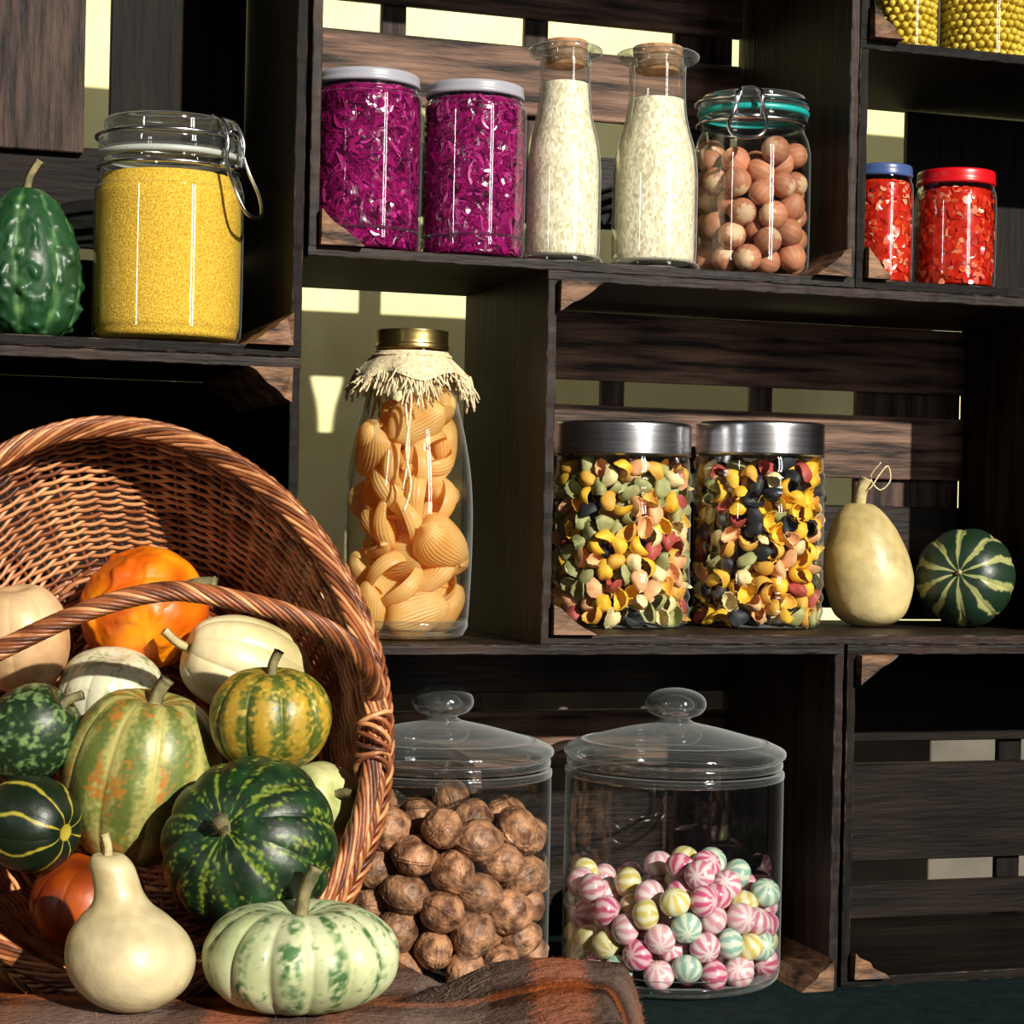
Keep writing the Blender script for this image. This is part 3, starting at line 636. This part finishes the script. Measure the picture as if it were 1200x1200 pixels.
# shelf gourds
S=Spot(34,388,.10,.7885); R=S.r(61)
pf=[(.001,.008),(R*.4,.001),(R*.82,R*.3),(R*1.0,R*.95),(R*.98,R*1.5),(R*.86,R*2.05),(R*.64,R*2.55),(R*.38,R*2.85),(R*.18,R*2.92),(.001,R*2.88)]
gourd('warty_gourd','warty dark green gourd on the left shelf beside the cornmeal jar',S.loc,(0,0,1),R,R*3,n=8,amp=.07,colfn=c_wart,stem=.036,sr=.006,profile=pf,wart=.10,sm=stM,bend=-.006,sbend=.4,wsc=80)
S=Spot(1018,743,.19,.452); R=S.r(52)
pf=[(.001,.006),(R*.35,.001),(R*.8,R*.28),(R*1.0,R*1.0),(R*.94,R*1.6),(R*.78,R*2.1),(R*.60,R*2.44),(R*.40,R*2.68),(R*.22,R*2.76),(.001,R*2.74)]
bt=gourd('butternut_squash','pale butternut squash beside the right steel-lidded jar',S.loc,(0,0,1),R,R*2.7,n=0,amp=0,colfn=c_butter,stem=.036,sr=.0105,sm=stP,profile=pf,bend=-.016,cat='squash',sbend=.25)
zt=R*2.72
MB().tube(sp([(-.012,0,zt+.02),(-.004,-.012,zt+.024),(.01,-.01,zt+.045),(.022,0,zt+.055),(.026,.004,zt+.035),(.012,.006,zt+.022),(.0,.01,zt+.04),(.012,.0,zt+.06)],8),.001,5).build('string',creamM,bt)
S=Spot(1130,745,.17,.452); R=S.r(58)
gourd('striped_gourd','small round dark green gourd with cream stripes on the right shelf',(S.X,S.Y,S.z+R*.985),(-.35,-.88,.15),R,R*.93,n=10,amp=.05,dim=.12,colfn=c_small,stem=.006,sr=.004,sm=stP)

# ---------------------------------------------------------------- basket
bk=thing('wicker_basket','large red-brown wicker basket tipped forward and full of gourds','basket',BC)
RA=.259
def rimp(th,f=1,w=0): return BP(RA*f*math.cos(th)-.003,.31*f*(-.164*math.cos(th)+.986*math.sin(th)),w)
def frac(t): x=t/.2; return 1.0+.03*math.sin(min(1,x*2)*PI)-.24*x**1.8
NST=56; ns=NST*7
wv=MB(); lv=0; t=.008
while t<.2:
    f0=frac(t); ph=(lv%2)*PI; mi=random.choice((0,0,1,1,1,2))
    pts=[]
    for i in range(ns):
        th=2*PI*i/ns; o=.0026*math.sin(th*NST/2+ph); jit=.0010*noise.noise(Vector((math.cos(th)*9,math.sin(th)*9,lv*3.1)))
        pts.append(rimp(th,f0+o/.29,-t+jit))
    wv.tube(pts,.0025,6,True,mi); t+=.0049; lv+=1
f0=frac(.2)
while f0>.06:
    ph=(lv%2)*PI; nn=max(24,int(ns*f0)); NS2=NST if f0>.4 else 12
    pts=[rimp(2*PI*i/nn,f0,-.2+.003*math.sin(2*PI*i/nn*NS2/2+ph)) for i in range(nn)]
    wv.tube(pts,.0034,5,True,random.choice((0,0,1,2))); f0-=.022; lv+=1
wv.build('woven_wall',wick,bk)
st=MB()
for k in range(NST):
    th=2*PI*(k+.5)/NST
    st.tube([rimp(th,frac(t),-t) for t in [i*.02 for i in range(11)]]+[rimp(th,.5,-.2),rimp(th,.15,-.2)],.0024,5,False,random.choice((0,2)))
st.build('stakes',wick,bk)
rm=MB(); n=560
for s in range(12):
    pts=[]
    for i in range(n):
        th=2*PI*i/n; ps=2*PI*s/12+th*10; c=rimp(th); rad=(rimp(th,1.02)-c).normalized(); q=.0084+.0012*math.sin(th*37+s*2)
        pts.append(c+rad*(q*math.cos(ps))+Nn*(q*math.sin(ps)+.003))
    rm.tube(pts,.0027,5,True,(1,0,1,0,2,0,1,0,0,1,2,0)[s])
rm.build('braided_rim',wick,bk)
rm=MB()
for f_,w_,no,tw_ in ((1.035,-.012,5,34),(1.055,-.026,5,-30)):
    for s in range(no):
        pts=[]
        for i in range(n):
            th=2*PI*i/n; ps=th*tw_+s*2*PI/no; c=rimp(th,f_); rad=(rimp(th,f_+.02)-c).normalized()
            pts.append(c+rad*(.0045*math.cos(ps))+Nn*(w_+.007*math.sin(ps)))
        rm.tube(pts,.0025,5,True,(0,1,2,0,1)[s])
rm.build('rim_border',wick,bk)
hd=MB(); hn=150
def hp(ph):
    c,s=math.cos(ph),max(0,math.sin(ph)); q=(1-c)/2
    return BP(.258*c-.003, .002+.050*s-.175*max(0,q-.35)**1.5*(1-q**6)*2.1, .165*s**.55)
core=[hp(PI*i/hn) for i in range(hn+1)]
L=[0]
for i in range(hn): L.append(L[-1]+(core[i+1]-core[i]).length)
ev=[]; j=0; NE=300
for q in range(NE+1):
    tgt=L[-1]*q/NE
    while j<hn-1 and L[j+1]<tgt: j+=1
    u=(tgt-L[j])/max(1e-9,L[j+1]-L[j]); ev.append(core[j].lerp(core[j+1],min(1,u)))
for s in range(12):
    pts=[]
    for i,p in enumerate(ev):
        tg=(ev[min(i+1,NE)]-ev[max(i-1,0)]).normalized(); a=Vector((0,0,1)); a=(a-tg*a.dot(tg)).normalized(); b=tg.cross(a)
        ps=2*PI*s/12+i/NE*2*PI*7; pts.append(p+(a*math.cos(ps)+b*math.sin(ps))*.0076)
    hd.tube(pts,.0026,6,False,(0,2,0,1,2,0,0,2,1,0,2,0)[s])
hd.build('handle',wick,bk)
for th0 in (0.0,PI):
    bd=MB(); c=rimp(th0)
    for q in range(10):
        ctr=c+Nn*(.001*q)+V*(-.024+.0056*q); pts=[ctr+U*(.0165*math.cos(a))+Nn*(.0165*math.sin(a))+V*(.008*math.sin(a*1+q*.9)) for a in [2*PI*k/28 for k in range(28)]]
        bd.tube(pts,.0026,6,True,(0,1,0,1,2,0,1,0,2,1)[q])
    bd.build('handle_binding',wick,bk)

# ---------------------------------------------------------------- blanket
def sstep(a,b,x): x=max(0,min(1,(x-a)/(b-a))); return x*x*(3-2*x)
bl=MB(); nu,nv=190,150; vs=[]
def fe(x,w): x=min(1,x/w); return math.sqrt(max(0,1-(1-x)**2))
for i in range(nu+1):
    u=.5-.5*math.cos(PI*i/nu)
    for j in range(nv+1):
        v=.5-.5*math.cos(PI*j/nv)
        X=-.42+u*(.738+.42); yb=min(-.02,.325*(X-.355)-.02)-(.275-.02)*sstep(.44,.58,X)+.01*math.sin(X*14); y0=-.80
        Y=y0+(yb-y0)*v
        X+=.012*math.sin(v*9)*u
        Hh=.094+.043*sstep(-.432,-.475,Y)
        Hh=max(Hh,.094+.042*sstep(.46,.60,X)*sstep(-.25,-.34,Y))+.018*sstep(.54,.68,X)
        Hh+=(.007*noise.noise(Vector((X*9,Y*9,0)))+.0014*noise.noise(Vector((X*60,Y*60,0)))+.002*math.sin(X*22+Y*12))*(.3+sstep(.45,.6,X))
        vs.append((X,Y,max(0,Hh*fe(1-abs(2*u-1),.06)*fe(1-abs(2*v-1),.12))+.0005))
fs=[(i*(nv+1)+j,(i+1)*(nv+1)+j,(i+1)*(nv+1)+j+1,i*(nv+1)+j+1) for i in range(nu) for j in range(nv)]
bl.add(vs,fs)
m=bpy.data.materials.new('plaid_wool'); m.use_nodes=True; nt=m.node_tree; Nd=nt.nodes; Lk=nt.links; pb=Nd['Principled BSDF']; pb.inputs['Roughness'].default_value=.95; pb.inputs['Specular IOR Level'].default_value=.1
tcn=Nd.new('ShaderNodeTexCoord'); 
wn1=Nd.new('ShaderNodeTexNoise'); wn1.inputs['Scale'].default_value=110; Lk.new(tcn.outputs['Object'],wn1.inputs['Vector'])
va=Nd.new('ShaderNodeVectorMath'); va.operation='MULTIPLY_ADD'; va.inputs[1].default_value=(.026,.026,.026); Lk.new(wn1.outputs['Color'],va.inputs[0]); Lk.new(tcn.outputs['Object'],va.inputs[2])
sx=Nd.new('ShaderNodeSeparateXYZ'); Lk.new(va.outputs[0],sx.inputs[0])
def band(sock,scale,off,stops):
    a=Nd.new('ShaderNodeMath'); a.operation='MULTIPLY_ADD'; a.inputs[1].default_value=scale; a.inputs[2].default_value=off; Lk.new(sock,a.inputs[0])
    f=Nd.new('ShaderNodeMath'); f.operation='FRACT'; Lk.new(a.outputs[0],f.inputs[0])
    r=Nd.new('ShaderNodeValToRGB'); r.color_ramp.interpolation='LINEAR'; el=r.color_ramp.elements
    el[0].position=0; el[0].color=lin(stops[0][1]); el[1].position=stops[1][0]; el[1].color=lin(stops[1][1])
    for p_,c_ in stops[2:]: e=el.new(p_); e.color=lin(c_)
    Lk.new(f.outputs[0],r.inputs[0]); return r.outputs[0]
b1=band(sx.outputs[0],3.4,.22,[(0,(126,106,96)),(.24,(116,96,86)),(.28,(62,38,28)),(.38,(70,42,30)),(.42,(168,86,36)),(.56,(160,80,34)),(.60,(48,28,20)),(.72,(54,34,26)),(.78,(126,68,34)),(.9,(104,80,68))])
b2=band(sx.outputs[1],5.5,.10,[(0,(120,100,90)),(.28,(110,90,80)),(.32,(50,30,24)),(.44,(56,34,26)),(.48,(164,86,38)),(.60,(150,78,34)),(.65,(58,36,30)),(.85,(128,108,98))])
mx=Nd.new('ShaderNodeMix'); mx.data_type='RGBA'; mx.inputs[0].default_value=.45; Lk.new(b1,mx.inputs[6]); Lk.new(b2,mx.inputs[7]); 
bpn=Nd.new('ShaderNodeBump'); bpn.inputs['Strength'].default_value=.8; bpn.inputs['Distance'].default_value=.004; Lk.new(wn1.outputs[0],bpn.inputs['Height']); Lk.new(bpn.outputs[0],pb.inputs['Normal'])
Lk.new(mx.outputs[2],pb.inputs['Base Color'])
blo=tag(bl.build('blanket',m),'thick folded brown and orange plaid wool blanket under the basket','blanket')
fz=MB(); rnd=random.Random(6)
for _ in range(11000):
    i=rnd.randrange(5,nu-1); j=rnd.randrange(nv//3,nv-1); a=Vector(vs[i*(nv+1)+j]); b_=Vector(vs[(i+1)*(nv+1)+j]); c_=Vector(vs[i*(nv+1)+j+1])
    nrm=(b_-a).cross(c_-a)
    if nrm.length<1e-9: continue
    nrm.normalize(); p0=a+(b_-a)*rnd.random()+(c_-a)*rnd.random(); dr=(nrm+Vector((rnd.uniform(-1,1),rnd.uniform(-1,1),rnd.uniform(-.3,.5)))*1.1).normalized()*rnd.uniform(.002,.006)
    sd=dr.cross(Vector((rnd.uniform(-1,1),rnd.uniform(-1,1),rnd.uniform(-1,1)))).normalized()*.0003
    fz.add([p0-sd,p0+sd,p0+dr],[(0,1,2)])
fo=fz.build('woolly_pile',m,blo,False); fo['kind']='stuff'

# ---------------------------------------------------------------- light
def lamp(kind,name,energy,color,loc,dirv,**kw):
    l=bpy.data.lights.new(name,kind); l.energy=energy; l.color=color
    for k_,v_ in kw.items(): setattr(l,k_,v_)
    o=bpy.data.objects.new(name,l); C.objects.link(o); o.location=loc
    o.rotation_mode='QUATERNION'; o.rotation_quaternion=Vector(dirv).to_track_quat('-Z','Y'); return o
az=R_(33); el=R_(22)
lamp('SUN','sun',6.3,(1,.93,.82),(2,-2,2),(-math.sin(az)*math.cos(el),math.cos(az)*math.cos(el),-math.sin(el)),angle=R_(.7))
# the two panes of the window the sun comes through, and a narrow lamp added opposite for glints on glass
for i,x in enumerate((2.22,2.42)):
    lamp('AREA','window_light',6,(1,.98,.95),(x,-2.0+.1*i,1.35),(-1.6,2.1,-.75),shape='RECTANGLE',size=.10,size_y=1.3)
lamp('AREA','added_glint_light',5,(1,.98,.95),(-1.5,-2.2,1.2),(1.9,2.3,-.6),shape='RECTANGLE',size=.08,size_y=1.1)
lamp('AREA','added_wall_wash',9.5,(1,.97,.87),sl(.25,.55,1.95),sl(.25,.80,.7)-sl(.25,.55,1.95),shape='RECTANGLE',size=2.6,size_y=.15).rotation_quaternion=(Matrix.Rotation(A,4,'Z')@Matrix.Rotation(R_(14),4,'X')).to_quaternion()  # unseen lamp added above the crates to brighten the wall behind
wd=bpy.data.worlds.new('World'); bpy.context.scene.world=wd; wd.use_nodes=True
wd.node_tree.nodes['Background'].inputs[0].default_value=(.64,.64,.70,1); wd.node_tree.nodes['Background'].inputs[1].default_value=.06
sc=bpy.context.scene; sc.view_settings.view_transform='Standard'
cam=bpy.data.cameras.new('camera'); cam.lens=72; cam.sensor_width=36; co=bpy.data.objects.new('camera',cam); C.objects.link(co)
co.matrix_world=Matrix.Translation((CAMX,CAMY,CAMZ))@Matrix.Rotation(PI/2,4,'X')@Matrix.Rotation(ROLL,4,'Z')
sc.camera=co
